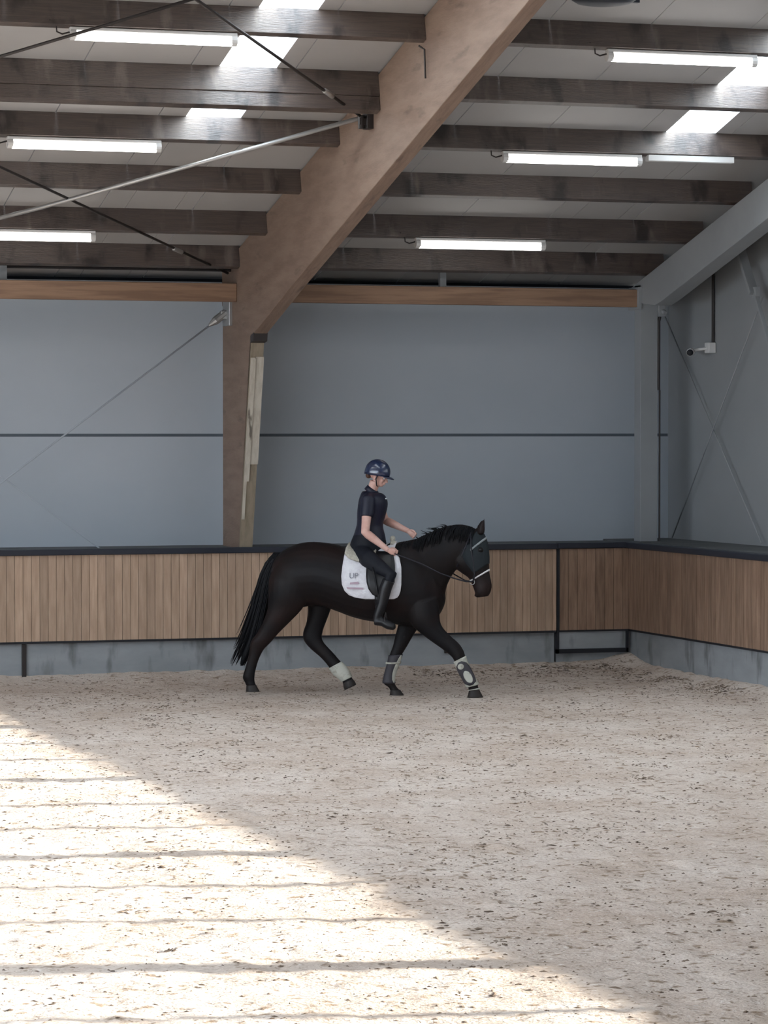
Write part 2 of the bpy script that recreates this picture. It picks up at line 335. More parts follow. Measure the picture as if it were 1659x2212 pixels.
# ------------------------------------------------------------------ timber frame
fx0, fx1 = 9.47, 9.63
tf = empty('timber_frame', (9.55, 35.3, 0)); tag(tf, 'large brown laminated timber portal frame, column and sloping rafter', 'timber frame')
col = [(35.70,-.2),(35.70,4.85),(34.9,5.1),(33.9,5.0),(34.32,4.07),(34.36,4.02),(34.44,4.0),(34.92,1.56),(34.95,1.50),(35.17,1.45),(35.17,-.2)]
rf = [(35.72,4.55),(35.72,zr(35.72)-.03),(17,zr(17)-.03),(17,9.05),(25.25,6.70),(32.8,4.52),(34.32,4.05),(34.36,4.3)]
child(bevel(MB().prism([(35.70,-.2),(35.70,4.5),(34.40,4.05),(34.98,1.50),(35.17,1.45),(35.17,-.2)], fx0, fx1).obj('column', M['glulam']), .008), tf)
child(bevel(MB().prism([(35.72,4.45),(35.72,zr(35.72)-.03),(17,zr(17)-.03),(17,9.05),(25.25,6.71),(32.8,4.53),(34.31,4.07),(34.40,4.04)], fx0-.002, fx1+.002).obj('rafter', M['glulam']), .008), tf)
# boards nailed to the inner edge of the column
def onedge(z): return 34.42+(4.02-z)/(4.02-1.55)*(34.96-34.42)
b = MB()
def strip(x0, x1, za, zb, t):
    b.add([(x0,onedge(za)-t,za),(x1,onedge(za)-t,za),(x1,onedge(za)+.02,za),(x0,onedge(za)+.02,za),(x0,onedge(zb)-t,zb),(x1,onedge(zb)-t,zb),(x1,onedge(zb)+.02,zb),(x0,onedge(zb)+.02,zb)],
          [(0,3,2,1),(4,5,6,7),(0,1,5,4),(1,2,6,5),(2,3,7,6),(3,0,4,7)])
strip(fx0+.0, fx1-.002, 1.57, 3.98, .02); child(b.obj('edge_board', M['olive_board']), tf, 'olive brown board on the inner edge of the column')
b = MB(); strip(fx0+.005, fx0+.065, 2.35, 3.80, .045); strip(fx0+.065, fx1+.005, 2.55, 3.81, .03); child(b.obj('pale_batten', M['pale_board']), tf, 'pale weathered batten fixed to the column')
b = MB(); strip(fx0+.005, fx0+.04, 1.9, 2.35, .03); child(b.obj('pale_batten', M['pale_board']), tf, 'short narrow pale batten')
# corbel hook where the rafter meets the column
child(MB().prism([(34.30,3.99),(34.42,3.97),(34.44,4.05),(34.28,4.09)], fx0-.004, fx1+.006).obj('haunch_corner', M['dark_steel']), tf, 'dark end cut of the haunch')
# brackets
child(bevel(MB().box((9.40, 29.70, 6.02), (9.475, 29.86, 6.20)).box((9.33, 29.74, 6.06), (9.42, 29.80, 6.13)).tube([(9.36,29.77,6.02),(9.36,29.77,6.16)], .035).obj('rod_bracket', M['dark_steel']), .006), tf, 'dark steel bracket holding the roof rods')
child(bevel(MB().box((9.43, 35.25, 4.20), (9.475, 35.55, 4.66)).box((9.36, 35.36, 4.28), (9.44, 35.42, 4.38)).obj('rod_bracket', M['zinc']), .006), tf, 'pale steel bracket at the head of the column')

# eaves beams
for x0, x1, lab in ((1.0, 9.465, 'orange brown timber beam under the eaves, on the side of the open long wall away from the corner'), (9.635, 14.66, 'dull brown timber beam under the eaves between timber frame and white corner column')):
    tag(bevel(MB().box((x0, 35.02, 4.475), (x1, 35.14, 4.69)).obj('eaves_beam', M['eave']), .006), lab, 'beam', 'beams under the eaves')

# ------------------------------------------------------------------ purlins
PY = [34.88, 33.68, 32.30, 30.85, 29.48, 28.02, 26.58]
NTH = ['lowest', 'second', 'third', 'fourth', 'fifth', 'sixth', 'seventh']
nrm = Vector((0, T, 1)).normalized(); slp = Vector((0, 1, -T)).normalized()
def purlin(x0, x1, y, lab, grp, drop=0, h=.262, w=.10):
    zb = 4.85+(35-y)*T
    p = Vector((0, y, zb))-nrm*drop
    q = [p, p+slp*w, p+slp*w+nrm*h, p+nrm*h]
    o = MB().prism([(a.y, a.z) for a in q], x0, x1).obj('roof_purlin' if not drop else 'stiffening_beam', M['purlin'])
    return tag(bevel(o, .005), lab, 'roof purlin', grp)
for i, y in enumerate(PY):
    purlin(4.0, 9.468, y, 'dark purlin %s up from the eaves in the crossed rods bay' % NTH[i], 'purlins in the bay of the crossed rods')
    purlin(9.634, 14.9, y, 'dark purlin %s up from the eaves in the bay beside the white gable' % NTH[i], 'purlins in the corner bay')
purlin(4.0, 9.462, PY[4]+.012, 'extra beam bolted under the fifth purlin where the roof rods meet', None, .15, .15, .12)

# ------------------------------------------------------------------ white gable frame
gf = empty('corner_portal', (14.75, 35.1, 0)); tag(gf, 'grey white steel column and sloping rafter in the corner by the end wall', 'gable frame')
child(bevel(MB().box((14.62, 35.16, -.2), (14.85, 35.36, 1.5)).box((14.62, 35.0, 1.56), (14.85, 35.2, 4.75)).obj('column', M['white_steel']), .006), gf)
def zg(y, o): return 4.80+(35.1-y)*.262+o
child(bevel(MB().prism([(35.45,zg(35.45,-.02)),(35.45,4.60),(34.98,4.52),(34.55,4.48),(34.28,4.54),(31.28,5.34),(17,9.15),(17,zg(17,0))], 14.62, 14.84).obj('rafter', M['white_steel']), .006), gf)
child(bevel(MB().box((14.58, 34.97, 4.44), (14.625, 35.3, 4.72)).obj('corner_plate', M['white_steel']), .004), gf)
child(bevel(MB().box((14.85, 34.96, 4.36), (14.94, 35.06, 4.5)).tube([(14.9,35,4.44),(14.92,34.93,4.40)], .03).obj('rod_lug', M['white_steel']), .004), gf)
child(MB().tube([(14.885,35.02,4.36),(14.87,35.02,4.30),(14.87,35.02,3.45)], .022, 8).tube([(14.885,35.02,3.45),(14.885,35.02,1.58)], .012, 8).obj('conduit', M['dark_steel']), gf, 'dark conduit down the edge of the column')
tag(MB().tube([(9.64,35.3,4.90),(14.9,35.3,4.90)], .018, 8).obj('eaves_pipe', M['zinc']), 'thin pale pipe running above the eaves beam in the corner bay', 'pipe')
tag(MB().tube([(3.0,35.3,4.86),(9.46,35.3,4.86)], .018, 8).obj('eaves_pipe', M['dark_steel']), 'thin dull pipe above the orange brown eaves beam', 'pipe')
tag(MB().box((12.09, 35.26, 4.69), (12.17, 35.32, 4.90)).obj('eaves_stud', M['gable']), 'short grey stud standing on the eaves beam in the corner bay', 'stud')
tag(MB().box((6.66, 35.26, 4.69), (6.76, 35.32, 4.87)).obj('eaves_stud', M['gable']), 'short grey stud standing on the eaves beam near its far end from the column', 'stud')

# ------------------------------------------------------------------ lamps
def lamp(x, y, lab, L_=1.55):
    z = 4.85+(35-y)*T-.012
    r = empty('batten_lamp', (x, y+.06, z)); tag(r, lab, 'ceiling lamp', 'strip lamps under the purlins')
    child(bevel(MB().box((x, y+.02, z-.035), (x+L_+.06, y+.10, z)).obj('housing', M['white_plastic']), .008), r)
    child(MB().tube([(x+.05, y+.06, z-.075), (x+L_+.01, y+.06, z-.075)], .05, 14).obj('tube', M['tube'], None, True), r, 'glowing white diffuser')
    for e in (x+.03, x+L_+.03):
        child(MB().tube([(e-.028, y+.06, z-.068), (e+.028, y+.06, z-.068)], .056, 12).obj('end_cap', M['white_plastic']), r)
    child(MB().tube([(x, y+.06, z-.05), (x-.07, y+.06, z-.07), (x-.12, y+.06, z-.05), (x-.13, y+.05, z+.02), (x-.2, y+.01, z+.05)], .008, 6).obj('cable', M['dark_steel']), r)
for x, y, lab in ((5.98, 28.02, 'glowing strip lamp highest in the bay of the crossed rods, its end touching the skylight'),
                  (5.93, 30.85, 'glowing strip lamp midway up the bay of the crossed rods'),
                  (5.86, 33.68, 'glowing strip lamp lowest in the bay of the crossed rods, cut by the frame edge'),
                  (11.36, 28.02, 'glowing strip lamp highest in the corner bay, ending at the skylight'),
                  (11.30, 30.85, 'glowing strip lamp midway up the corner bay under the fourth purlin'),
                  (11.26, 33.68, 'glowing strip lamp lowest in the corner bay above the eaves beam')):
    lamp(x, y, lab)
tag(bevel(MB().box((12.98, 30.86, 5.885), (14.0, 30.96, 5.955)).obj('cable_tray', M['white_plastic']), .008), 'pale plastic tray on the underside of the purlin below the corner bay skylight', 'cable tray')

# ------------------------------------------------------------------ roof rods
def zp(y, o=4.85): return o+(35-y)*T
def rod(pts, r, m, lab, name='bracing_rod', buckle=None, grp='roof bracing rods'):
    o = MB().tube(pts, r, 8).obj(name, M[m], None, True); tag(o, lab, 'bracing rod', grp)
    if buckle:
        p, q = Vector(pts[0]), Vector(pts[-1]); d = (q-p).normalized(); c = p+(q-p)*buckle
        k = MB().tube([c-d*.11, c-d*.09, c+d*.09, c+d*.11], [.012, .028, .028, .012], 8).obj('turnbuckle', M['zinc'], o, True)
    return o
nd = (9.38, 29.80, 6.14)
rod([(6.93, 27.10, 6.88), nd], .016, 'dark_steel', 'dark rod climbing from the bracket on the rafter across the highest strip lamp and skylight', buckle=.78)
rod([(6.93, 27.10, 6.88), (4.2, 29.80, 6.14)], .016, 'dark_steel', 'dark rod falling away from the frame top past the highest lamp to the frame edge')
rod([nd, (6.69, 32.88, 5.38), (4.2, 35.3, 4.75)], .024, 'zinc', 'thick pale grey rod running down from the rafter bracket and crossing a thin dark rod')
rod([(4.25, 29.85, 6.12), (6.0, 31.65, 5.70), (9.40, 35.2, 4.82)], .016, 'dark_steel', 'thin dark rod falling to the foot of the rafter under the crossing pale rod', buckle=.84)
tag(MB().tube([(9.40,28.05,6.66),(9.44,28.0,6.62),(9.44,27.97,6.34)], .010, 6).obj('hanging_cable', M['dark_steel']), 'short dark cable end hanging beside the rafter under the sixth purlin', 'cable')
# wall bracing
rod([(9.40, 35.4, 4.33), (6.70, 35.4, 2.33), (4.4, 35.4, .62)], .010, 'panel', 'pale rod running diagonally down the wall from the column head', grp='wall bracing rods')
rod([(4.4, 35.46, 4.2), (6.70, 35.46, 2.43), (7.93, 35.46, 1.53), (9.3, 35.46, .5)], .009, 'panel', 'pale rod crossing low on the wall and dropping behind the ledge', grp='wall bracing rods')
child(MB().tube([(9.43,35.4,4.36),(9.30,35.4,4.26),(9.22,35.4,4.20)], [.05,.05,.016], 10).obj('rod_end', M['zinc']), bpy.data.objects['timber_frame'], 'grey rod end at the column head')
# end wall struts, rods
s = empty('gable_strut', (15.2, 33.2, 5)); tag(s, 'pale steel strut dropping from the gable rafter at the frame edge', 'strut')
child(bevel(MB().bar((15.2, 33.55, 5.42), (15.2, 32.95, 4.56), .05, .11, (1,0,0)).obj('upper_bar', M['white_steel']), .004), s)
child(bevel(MB().bar((15.22, 32.95, 4.58), (15.22, 32.2, 3.4), .03, .05, (1,0,0)).box((15.2, 32.9, 4.5), (15.26, 33.0, 4.64)).obj('lower_bar', M['white_steel']), .004), s)
rod([(15.3, 35.58, 1.60), (15.3, 32.91, 4.52)], .009, 'gable', 'thin rod rising across the end wall from the ledge to the strut', grp='end wall rods')
rod([(15.33, 36.0, 4.50), (15.33, 32.99, 1.62)], .009, 'gable', 'thin rod falling across the end wall from the column head', grp='end wall rods')

# surveillance camera on the end wall
cc = empty('security_camera', (15.36, 34.5, 3.96)); tag(cc, 'small white security camera with black lens face on the end wall', 'security camera')
child(bevel(MB().box((15.30, 34.46, 3.90), (15.395, 34.60, 4.03)).obj('mount_box', M['white_plastic']), .01), cc)
child(MB().tube([(15.32,34.53,3.96),(15.25,34.62,3.95),(15.17,34.71,3.925)], .018, 8).obj('arm', M['white_plastic'], None, True), cc)
child(bevel(MB().tube([(15.19,34.74,3.925),(15.108,34.597,3.908)], .047, 18).obj('housing', M['white_plastic'], None, False), .008), cc)
child(MB().tube([(15.109,34.599,3.908),(15.098,34.58,3.906)], .040, 18).obj('lens_face', M['rubber'], None, True), cc, 'black lens face')
tag(MB().tube([(15.37,34.50,5.30),(15.37,34.50,4.03)], .018, 8).obj('conduit_pipe', M['dark_steel']), 'thin dark conduit coming down the end wall to the security camera', 'conduit')

# dark round fixture cut by the top of the frame
fxr = empty('hanging_heater', (10.66, 26.4, 7.1)); tag(fxr, 'dark round bottomed fixture hanging from the roof, cut off by the frame top', 'hanging fixture')
b = MB(); rs = []
for r_, z_ in ((.02,0),(.16,.004),(.25,.02),(.30,.05),(.32,.10),(.30,.17),(.18,.24),(.05,.26)):
    rs.append([(10.655+r_*math.cos(t), 26.4+r_*math.sin(t), 6.885+z_) for t in [2*math.pi*k/28 for k in range(28)]])
child(b.rings(rs).obj('shell', M['cap'], None, True), fxr)
child(MB().box((10.92, 26.37, 6.92), (11.0, 26.43, 6.96)).obj('lug', M['cap']), fxr)
child(MB().tube([(10.655,26.4,7.12),(10.655,26.4,7.40)], .02, 8).obj('hanger', M['dark_steel']), fxr)

# ------------------------------------------------------------------ horse (x forward, +y its far side, z up)
M['coat'] = two_noise(mat('coat', (.0055,.005,.0062), .5, spec=.14, var=((.009,.0065,.0065), (2,2,2), .4, .6)), (.018,.0095,.0085), (1.3,2,2.2), .50, .72)
M['hair'] = mat('hair', (.003,.0035,.005), .55, spec=.15)
M['hoof'] = mat('hoof', (.014,.010,.009), .6)
M['bonnet'] = mat('bonnet', (.008,.013,.017), .8)
M['tack'] = mat('tack', (.010,.010,.016), .4)
M['white_strap'] = mat('white_strap', (.62,.60,.62), .5)
M['grey_strap'] = mat('grey_strap', (.22,.24,.25), .5)
M['pad'] = two_noise(mat('pad', (.62,.61,.66), .8, var=((.70,.70,.74), (14,14,14), .4, .6), bump=(60,.25,(1,1,1))), (.48,.47,.50), (9,9,9), .60, .74)
M['fleece'] = mat('fleece', (.42,.40,.34), .95, var=((.52,.49,.42), (30,30,30), .4, .6), bump=(70,.6,(1,1,1)))
M['boot_white'] = mat('boot_white', (.42,.42,.37), .7, var=((.27,.255,.215), (16,16,16), .5, .68))
M['boot_dark'] = mat('boot_dark', (.035,.032,.04), .55)
M['grey_print'] = mat('grey_print', (.20,.20,.24), .7)
M['pink_print'] = mat('pink_print', (.40,.30,.36), .7)
M['skin'] = mat('skin', (.52,.30,.25), .5, spec=.35, var=((.60,.38,.33), (9,9,9), .4, .6))
M['shirt'] = mat('shirt', (.006,.0075,.022), .45, spec=.4)
M['breeches'] = mat('breeches', (.005,.0065,.012), .65, spec=.25)
M['leather'] = mat('leather', (.006,.006,.008), .4, spec=.35)
M['brown_leather'] = mat('brown_leather', (.055,.025,.02), .5)
M['helmet'] = mat('helmet', (.007,.017,.055), .22, spec=1.)
M['brown_hair'] = mat('brown_hair', (.09,.045,.03), .6)
M['white_mark'] = mat('white_mark', (.7,.75,.8), .5)

HO = Vector((9.9, 32.7, 0)); HZ = R(-30)
def ring(sec, n=22, grow=0., k=1.):
    (s1, z1), (s2, z2), lat, w = sec
    c = Vector(((s1+s2)/2, lat, (z1+z2)/2)); h = Vector(((s1-s2)/2, 0, (z1-z2)/2)); L_ = h.length; h *= (L_*k+grow)/L_
    return [c+h*math.cos(t)+Vector((0, (w*k+grow)*math.sin(t), 0)) for t in [2*math.pi*i/n for i in range(n)]]
def fine(secs, m=3):
    """smooth in-between sections"""
    A = np.array([[*a, *b, l, w] for a, b, l, w in secs]); out = []
    for i in range(len(A)-1):
        p0, p1, p2, p3 = A[max(i-1, 0)], A[i], A[i+1], A[min(i+2, len(A)-1)]
        for j in range(m):
            t = j/m; out.append(.5*((2*p1)+(-p0+p2)*t+(2*p0-5*p1+4*p2-p3)*t*t+(-p0+3*p1-3*p2+p3)*t**3))
    out.append(A[-1]); return [((q[0], q[1]), (q[2], q[3]), q[4], max(q[5], .008)) for q in out]
def limb(mb, secs, grow=0., m=3, cap=True, n=22): mb.rings([ring(s, n, grow) for s in fine(secs, m)], cap); return mb

BODY = [((-0.633,1.484),(-0.666,1.224),0,.07),((-0.59,1.547),(-0.645,1.047),0,.17),((-0.473,1.631),(-0.527,0.996),0,.245),((-0.296,1.69),(-0.35,0.967),0,.285),((-0.11,1.696),(-0.137,1.001),0,.29),
        ((0.076,1.672),(0.06,0.946),0,.30),((0.289,1.617),(0.273,0.871),0,.32),((0.5,1.598),(0.474,0.827),0,.32),((0.685,1.661),(0.685,0.809),0,.30),((0.833,1.704),(0.907,0.776),0,.265),
        ((0.975,1.715),(1.132,0.799),0,.24),((1.08,1.639),(1.237,0.883),0,.21),((1.185,1.511),(1.3,0.987),0,.165),((1.263,1.357),(1.326,1.075),0,.09)]
NECK = [((0.78,1.683),(1.027,0.814),0,.20),((0.922,1.725),(1.222,0.935),0,.19),((1.027,1.751),(1.305,1.09),0,.155),((1.132,1.798),(1.342,1.234),0,.125),((1.253,1.851),(1.394,1.338),0,.105),
        ((1.378,1.893),(1.446,1.41),0,.095),((1.514,1.904),(1.483,1.452),0,.09),((1.618,1.884),(1.525,1.483),0,.085)]
HEAD = [((1.681,1.874),(1.483,1.678),0,.06),((1.743,1.823),(1.446,1.564),0,.085),((1.785,1.742),(1.431,1.462),0,.098),((1.806,1.65),(1.472,1.405),0,.100),((1.816,1.557),(1.535,1.36),0,.088),
        ((1.816,1.475),(1.587,1.324),0,.070),((1.816,1.393),(1.619,1.278),0,.056),((1.827,1.322),(1.64,1.227),0,.052),((1.843,1.25),(1.66,1.176),0,.055),((1.837,1.178),(1.676,1.13),0,.050),((1.806,1.116),(1.713,1.105),0,.030)]
NHIND = [((-0.182,1.477),(-0.597,1.437),-.13,.10),((-0.156,1.287),(-0.646,1.292),-.15,.13),((-0.198,1.1),(-0.657,1.115),-.15,.13),((-0.287,0.949),(-0.665,0.96),-.15,.10),((-0.407,0.824),(-0.716,0.815),-.15,.078),
         ((-0.545,0.687),(-0.791,0.679),-.15,.056),((-0.642,0.577),(-0.856,0.595),-.15,.048),((-0.722,0.498),(-0.877,0.501),-.14,.040),((-0.776,0.398),(-0.893,0.407),-.14,.033),
         ((-0.813,0.283),(-0.926,0.292),-.14,.031),((-0.829,0.2),(-0.958,0.182),-.14,.037),((-0.829,0.137),(-0.931,0.125),-.14,.029),((-0.808,0.086),(-0.915,0.084),-.14,.036)]
NH_HOOF = [((-0.808,0.101),(-0.921,0.094),-.14,.040),((-0.787,0.06),(-0.921,0.058),-.14,.050),((-0.765,0.024),(-0.926,0.021),-.14,.056)]
FHIND = [((0.06,1.224),(-0.331,1.241),.13,.12),((0.038,1.089),(-0.304,1.106),.13,.105),((-0.01,0.958),(-0.266,0.965),.13,.085),((-0.063,0.817),(-0.283,0.803),.13,.065),((-0.106,0.701),(-0.326,0.677),.13,.050),
         ((-0.117,0.607),(-0.315,0.584),.13,.044),((-0.069,0.535),(-0.235,0.491),.13,.036),((0.006,0.458),(-0.122,0.399),.13,.032),((0.086,0.371),(-0.037,0.306),.13,.031),((0.156,0.294),(0.027,0.218),.13,.036),
         ((0.204,0.227),(0.091,0.167),.13,.034),((0.225,0.18),(0.129,0.132),.13,.030),((0.251,0.144),(0.134,0.095),.13,.036)]
FH_HOOF = [((0.241,0.165),(0.134,0.116),.13,.040),((0.267,0.134),(0.134,0.08),.13,.048),((0.283,0.098),(0.15,0.033),.13,.052)]
FFORE = [((1.108,1.014),(0.792,1.036),.13,.09),((1.056,0.874),(0.787,0.891),.13,.08),((0.993,0.759),(0.765,0.766),.13,.064),((0.924,0.649),(0.734,0.652),.13,.050),((0.861,0.54),(0.707,0.537),.13,.043),
         ((0.803,0.446),(0.67,0.438),.13,.041),((0.771,0.362),(0.654,0.36),.13,.037),((0.734,0.278),(0.633,0.282),.13,.031),((0.713,0.2),(0.612,0.199),.13,.030),((0.718,0.123),(0.601,0.121),.13,.036),
         ((0.75,0.071),(0.66,0.075),.13,.030),((0.792,0.036),(0.681,0.034),.13,.038)]
FF_HOOF = [((0.787,0.051),(0.676,0.049),.13,.042),((0.808,0.02),(0.67,0.018),.13,.050),((0.834,-0.015),(0.665,-0.019),.13,.056)]
NFORE = [((1.261,1.106),(0.921,0.999),-.14,.09),((1.279,0.943),(0.965,0.816),-.14,.09),((1.301,0.8),(1.082,0.705),-.14,.068),((1.395,0.689),(1.223,0.604),-.14,.052),((1.5,0.598),(1.354,0.514),-.14,.044),
         ((1.557,0.512),(1.437,0.443),-.14,.043),((1.578,0.435),(1.468,0.382),-.14,.038),((1.614,0.344),(1.51,0.301),-.14,.031),((1.656,0.257),(1.557,0.22),-.14,.031),((1.708,0.171),(1.593,0.138),-.14,.037),
         ((1.718,0.12),(1.62,0.098),-.14,.030),((1.739,0.079),(1.62,0.067),-.14,.036)]
NF_HOOF = [((1.734,0.095),(1.62,0.082),-.14,.042),((1.755,0.054),(1.609,0.041),-.14,.050),((1.781,0.009),(1.599,0),-.14,.056)]

horse = empty('horse', HO, HZ)
tag(horse, 'black brown horse trotting in profile past the wooden kickboard, carrying the rider', 'horse')
b = MB()
for S in (BODY, NECK, HEAD): limb(b, S, .006, n=28)
for S in (NHIND, FHIND, FFORE, NFORE): limb(b, S, .006)
# shoulder, stifle, jaw, nostril and lip masses
b.ell((*(1.056,-0.14,1.208),), (.17,.10,.24), Matrix.Rotation(.35,3,'Y'))
b.ell((*(0.999,0.14,1.193),), (.17,.10,.24), Matrix.Rotation(.35,3,'Y'))
b.ell((*(-0.259,0.13,1.206),), (.16,.13,.20))
for sg in (-1, 1):
    b.ell((*(1.54,.055*sg,1.514),), (.085,.04,.10), Matrix.Rotation(-.4,3,'Y'))
    b.ell((*(1.785,.035*sg,1.178),), (.03,.02,.028))
    b.ell((*(1.733,.078*sg,1.634),), (.035,.03,.022), Matrix.Rotation(.3,3,'Y'))
b.ell((*(1.697,0,1.125),), (.045,.035,.025))
# ears
def ear(a, t_):
    a = Vector(a); t_ = Vector(t_); rs = []
    for u, wx, wy in ((0,.034,.026),(.25,.040,.026),(.55,.034,.020),(.8,.019,.012),(1,.004,.004)):
        c = a.lerp(t_, u)+Vector((-.012*math.sin(u*3.1), 0, 0))
        rs.append([c+Vector((wx*math.cos(q), wy*math.sin(q), 0)) for q in [2*math.pi*i/12 for i in range(12)]])
    b.rings(rs)
ear((1.743,-0.055,1.81), (1.782,-0.07,1.984)); ear((1.702,0.055,1.806), (1.736,0.07,1.965))
body = b.obj('body', M['coat'], horse, True); remesh(body, .012, 5, .5)
for nm, S in (('hoof', NH_HOOF), ('hoof', FH_HOOF), ('hoof', FF_HOOF), ('hoof', NF_HOOF)):
    o = limb(MB(), S, m=2).obj(nm, M['hoof'], horse, True); bevel(o, .006)
for sg in (-1, 1):
    MB().ell((*(1.738,.100*sg,1.634),), (.019,.012,.017)).obj('eye', M['leather'], horse, True)

def strand(mb, pts, r, n=5):
    k = len(pts); mb.tube(pts, [r*(1-.9*(i/(k-1))**2)+.0006 for i in range(k)], n)
# mane
b = MB(); crest = [(0.801,1.693),(0.922,1.715),(1.027,1.741),(1.132,1.788),(1.237,1.835),(1.357,1.882),(1.472,1.898),(1.587,1.884),(1.681,1.854)]
cp = np.array(crest)
def along(u):
    i = min(int(u), len(cp)-2); f = u-i; return cp[i]*(1-f)+cp[i+1]*f
b.tube([(p[0], -.01, p[1]-.012) for p in crest], [.012]+[.022]*7+[.014], 8)
for k in range(260):
    u = rng.random()*7.9; c = along(u); sg = -1 if rng.random() < .72 else 1; L_ = rng.uniform(.09, .19)*(1 if u > 1.2 else .6)
    dx = rng.uniform(-.07, -.01)
    strand(b, [(c[0], -.0*sg, c[1]-.01), (c[0]+dx*.3, .03*sg, c[1]+.004), (c[0]+dx*.7, (.075+.01*(8-u)*.5)*sg, c[1]-L_*.35), (c[0]+dx, (.10+.012*(8-u)*.6)*sg, c[1]-L_)], .009)
for k in range(16):                                            # hair lifting off the crest
    u = rng.uniform(3.0, 5.2); c = along(u); L_ = rng.uniform(.05, .125)
    strand(b, [(c[0], 0, c[1]-.005), (c[0]-L_*.35, rng.uniform(-.02, .02), c[1]+L_*.18), (c[0]-L_*1.0, rng.uniform(-.04, .04), c[1]+L_*rng.uniform(.15, .5))], .0065)
b.obj('mane', M['hair'], horse, True)
# tail
b = MB(); TC = [(-0.585,1.568),(-0.655,1.484),(-0.73,1.285),(-0.79,1.024),(-0.844,0.789),(-0.898,0.579),(-0.962,0.422),(-1.011,0.301)]
TW = [.035,.06,.075,.082,.085,.080,.065,.02]
limb(b, [((c[0]+w*.75, c[1]), (c[0]-w*.75, c[1]), 0, w*.7) for c, w in zip(TC, TW)], m=3)
for k in range(210):
    a, q = rng.uniform(-1, 1), rng.uniform(-1, 1); e = rng.uniform(4.6, 7.0); spread = 1.0; P_ = []
    for i in range(9):
        u = e*i/8; j = min(int(u), 6); f = u-j; cx = TC[j][0]*(1-f)+TC[j+1][0]*f; cz = TC[j][1]*(1-f)+TC[j+1][1]*f; w = TW[j]*(1-f)+TW[j+1]*f
        w = max(w, .05); back = -.015*max(0, i-4)*max(0, -a+.3)*1.3
        P_.append((cx+a*w+back, q*w*.8, cz+.01*math.sin(i*1.3+k)))
    strand(b, P_, .009)
b.obj('tail', M['hair'], horse, True)
# ear bonnet with fringe over the forehead
b = MB(); hs = fine(HEAD, 4)
rs = []
for s_ in hs[2:21]:
    r_ = ring(s_, 26, .010); rs.append([r_[i] for i in list(range(18, 26))+list(range(0, 9))])
V = [p for r_ in rs for p in r_]; F = []
for i in range(len(rs)-1):
    for j in range(16): F.append((i*17+j, i*17+j+1, (i+1)*17+j+1, (i+1)*17+j))
bo = mesh('ear_bonnet', V, F, M['bonnet'], horse, True); thicken(bo, .006, 1); bo['label'] = 'dark knitted ear bonnet over the forehead'

# ------------------------------------------------------------------ tack
def htop(name, lab, cat, grp=None):
    o = empty(name, HO, HZ); return tag(o, lab, cat, grp)
bridle = htop('bridle', 'black bridle with white browband and white noseband on the horse head', 'bridle')
def band(secs, i0, i1, grow, m_, name, par, half=False):
    rs = [ring(s_, 26, grow) for s_ in secs[i0:i1]]; b_ = MB(); b_.rings(rs, False); o = b_.obj(name, M[m_], par, True); thicken(o, .008, 1); return o
band(hs, 23, 25, .014, 'white_strap', 'noseband', bridle)['label'] = 'white noseband'
band(hs, 26, 27, .012, 'tack', 'flash_strap', bridle) if False else None
bb = MB(); bb.rings([[Vector(p) for p in ring(s_, 26, .018)] for s_ in hs[7:9]], False)
i_ = list(range(20, 26))+list(range(0, 7)); V = [bb.v[i] for i in i_]+[bb.v[26+i] for i in i_]
F = [(j, j+1, 13+j+1, 13+j) for j in range(12)]
o = mesh('browband', V, F, M['grey_strap'], bridle, True); thicken(o, .007, 1); o['label'] = 'pale grey browband'
for sg in (-1, 1):
    b = MB().tube([(1.629,.093*sg,1.797), (1.639,.112*sg,1.643), (1.66,.098*sg,1.489), (1.671,.072*sg,1.361), (1.65,.064*sg,1.279)], .009, 6)
    b.obj('cheek_piece', M['tack'], bridle, True)
    rs = [Vector((1.64,.064*sg,1.274))+Vector((.028*math.cos(t), 0, .028*math.sin(t))) for t in [2*math.pi*k/14 for k in range(15)]]
    MB().tube(rs, .005, 6).obj('bit_ring', M['zinc'], bridle, True)
MB().tube([(1.634,-0.085,1.825), (1.564,-0.1,1.646), (1.475,-0.07,1.455), (1.441,0,1.421), (1.449,0.07,1.448), (1.527,0.1,1.638), (1.603,0.085,1.82)], .008, 6).obj('throat_lash', M['tack'], bridle, True)
MB().tube([(1.647,-0.066,1.277), (1.57,-0.1,1.283), (1.449,-0.15,1.32), (1.302,-0.2,1.377), (1.1,-0.23,1.479), (0.945,-0.24,1.539), (0.799,-0.24,1.589)], .0075, 6).obj('rein', M['tack'], bridle, True)
MB().tube([(1.622,0.066,1.27), (1.532,0.1,1.283), (1.39,0.16,1.351), (1.222,0.21,1.476), (1.092,0.2,1.631), (0.971,0.12,1.762)], .0075, 6).obj('rein', M['tack'], bridle, True)

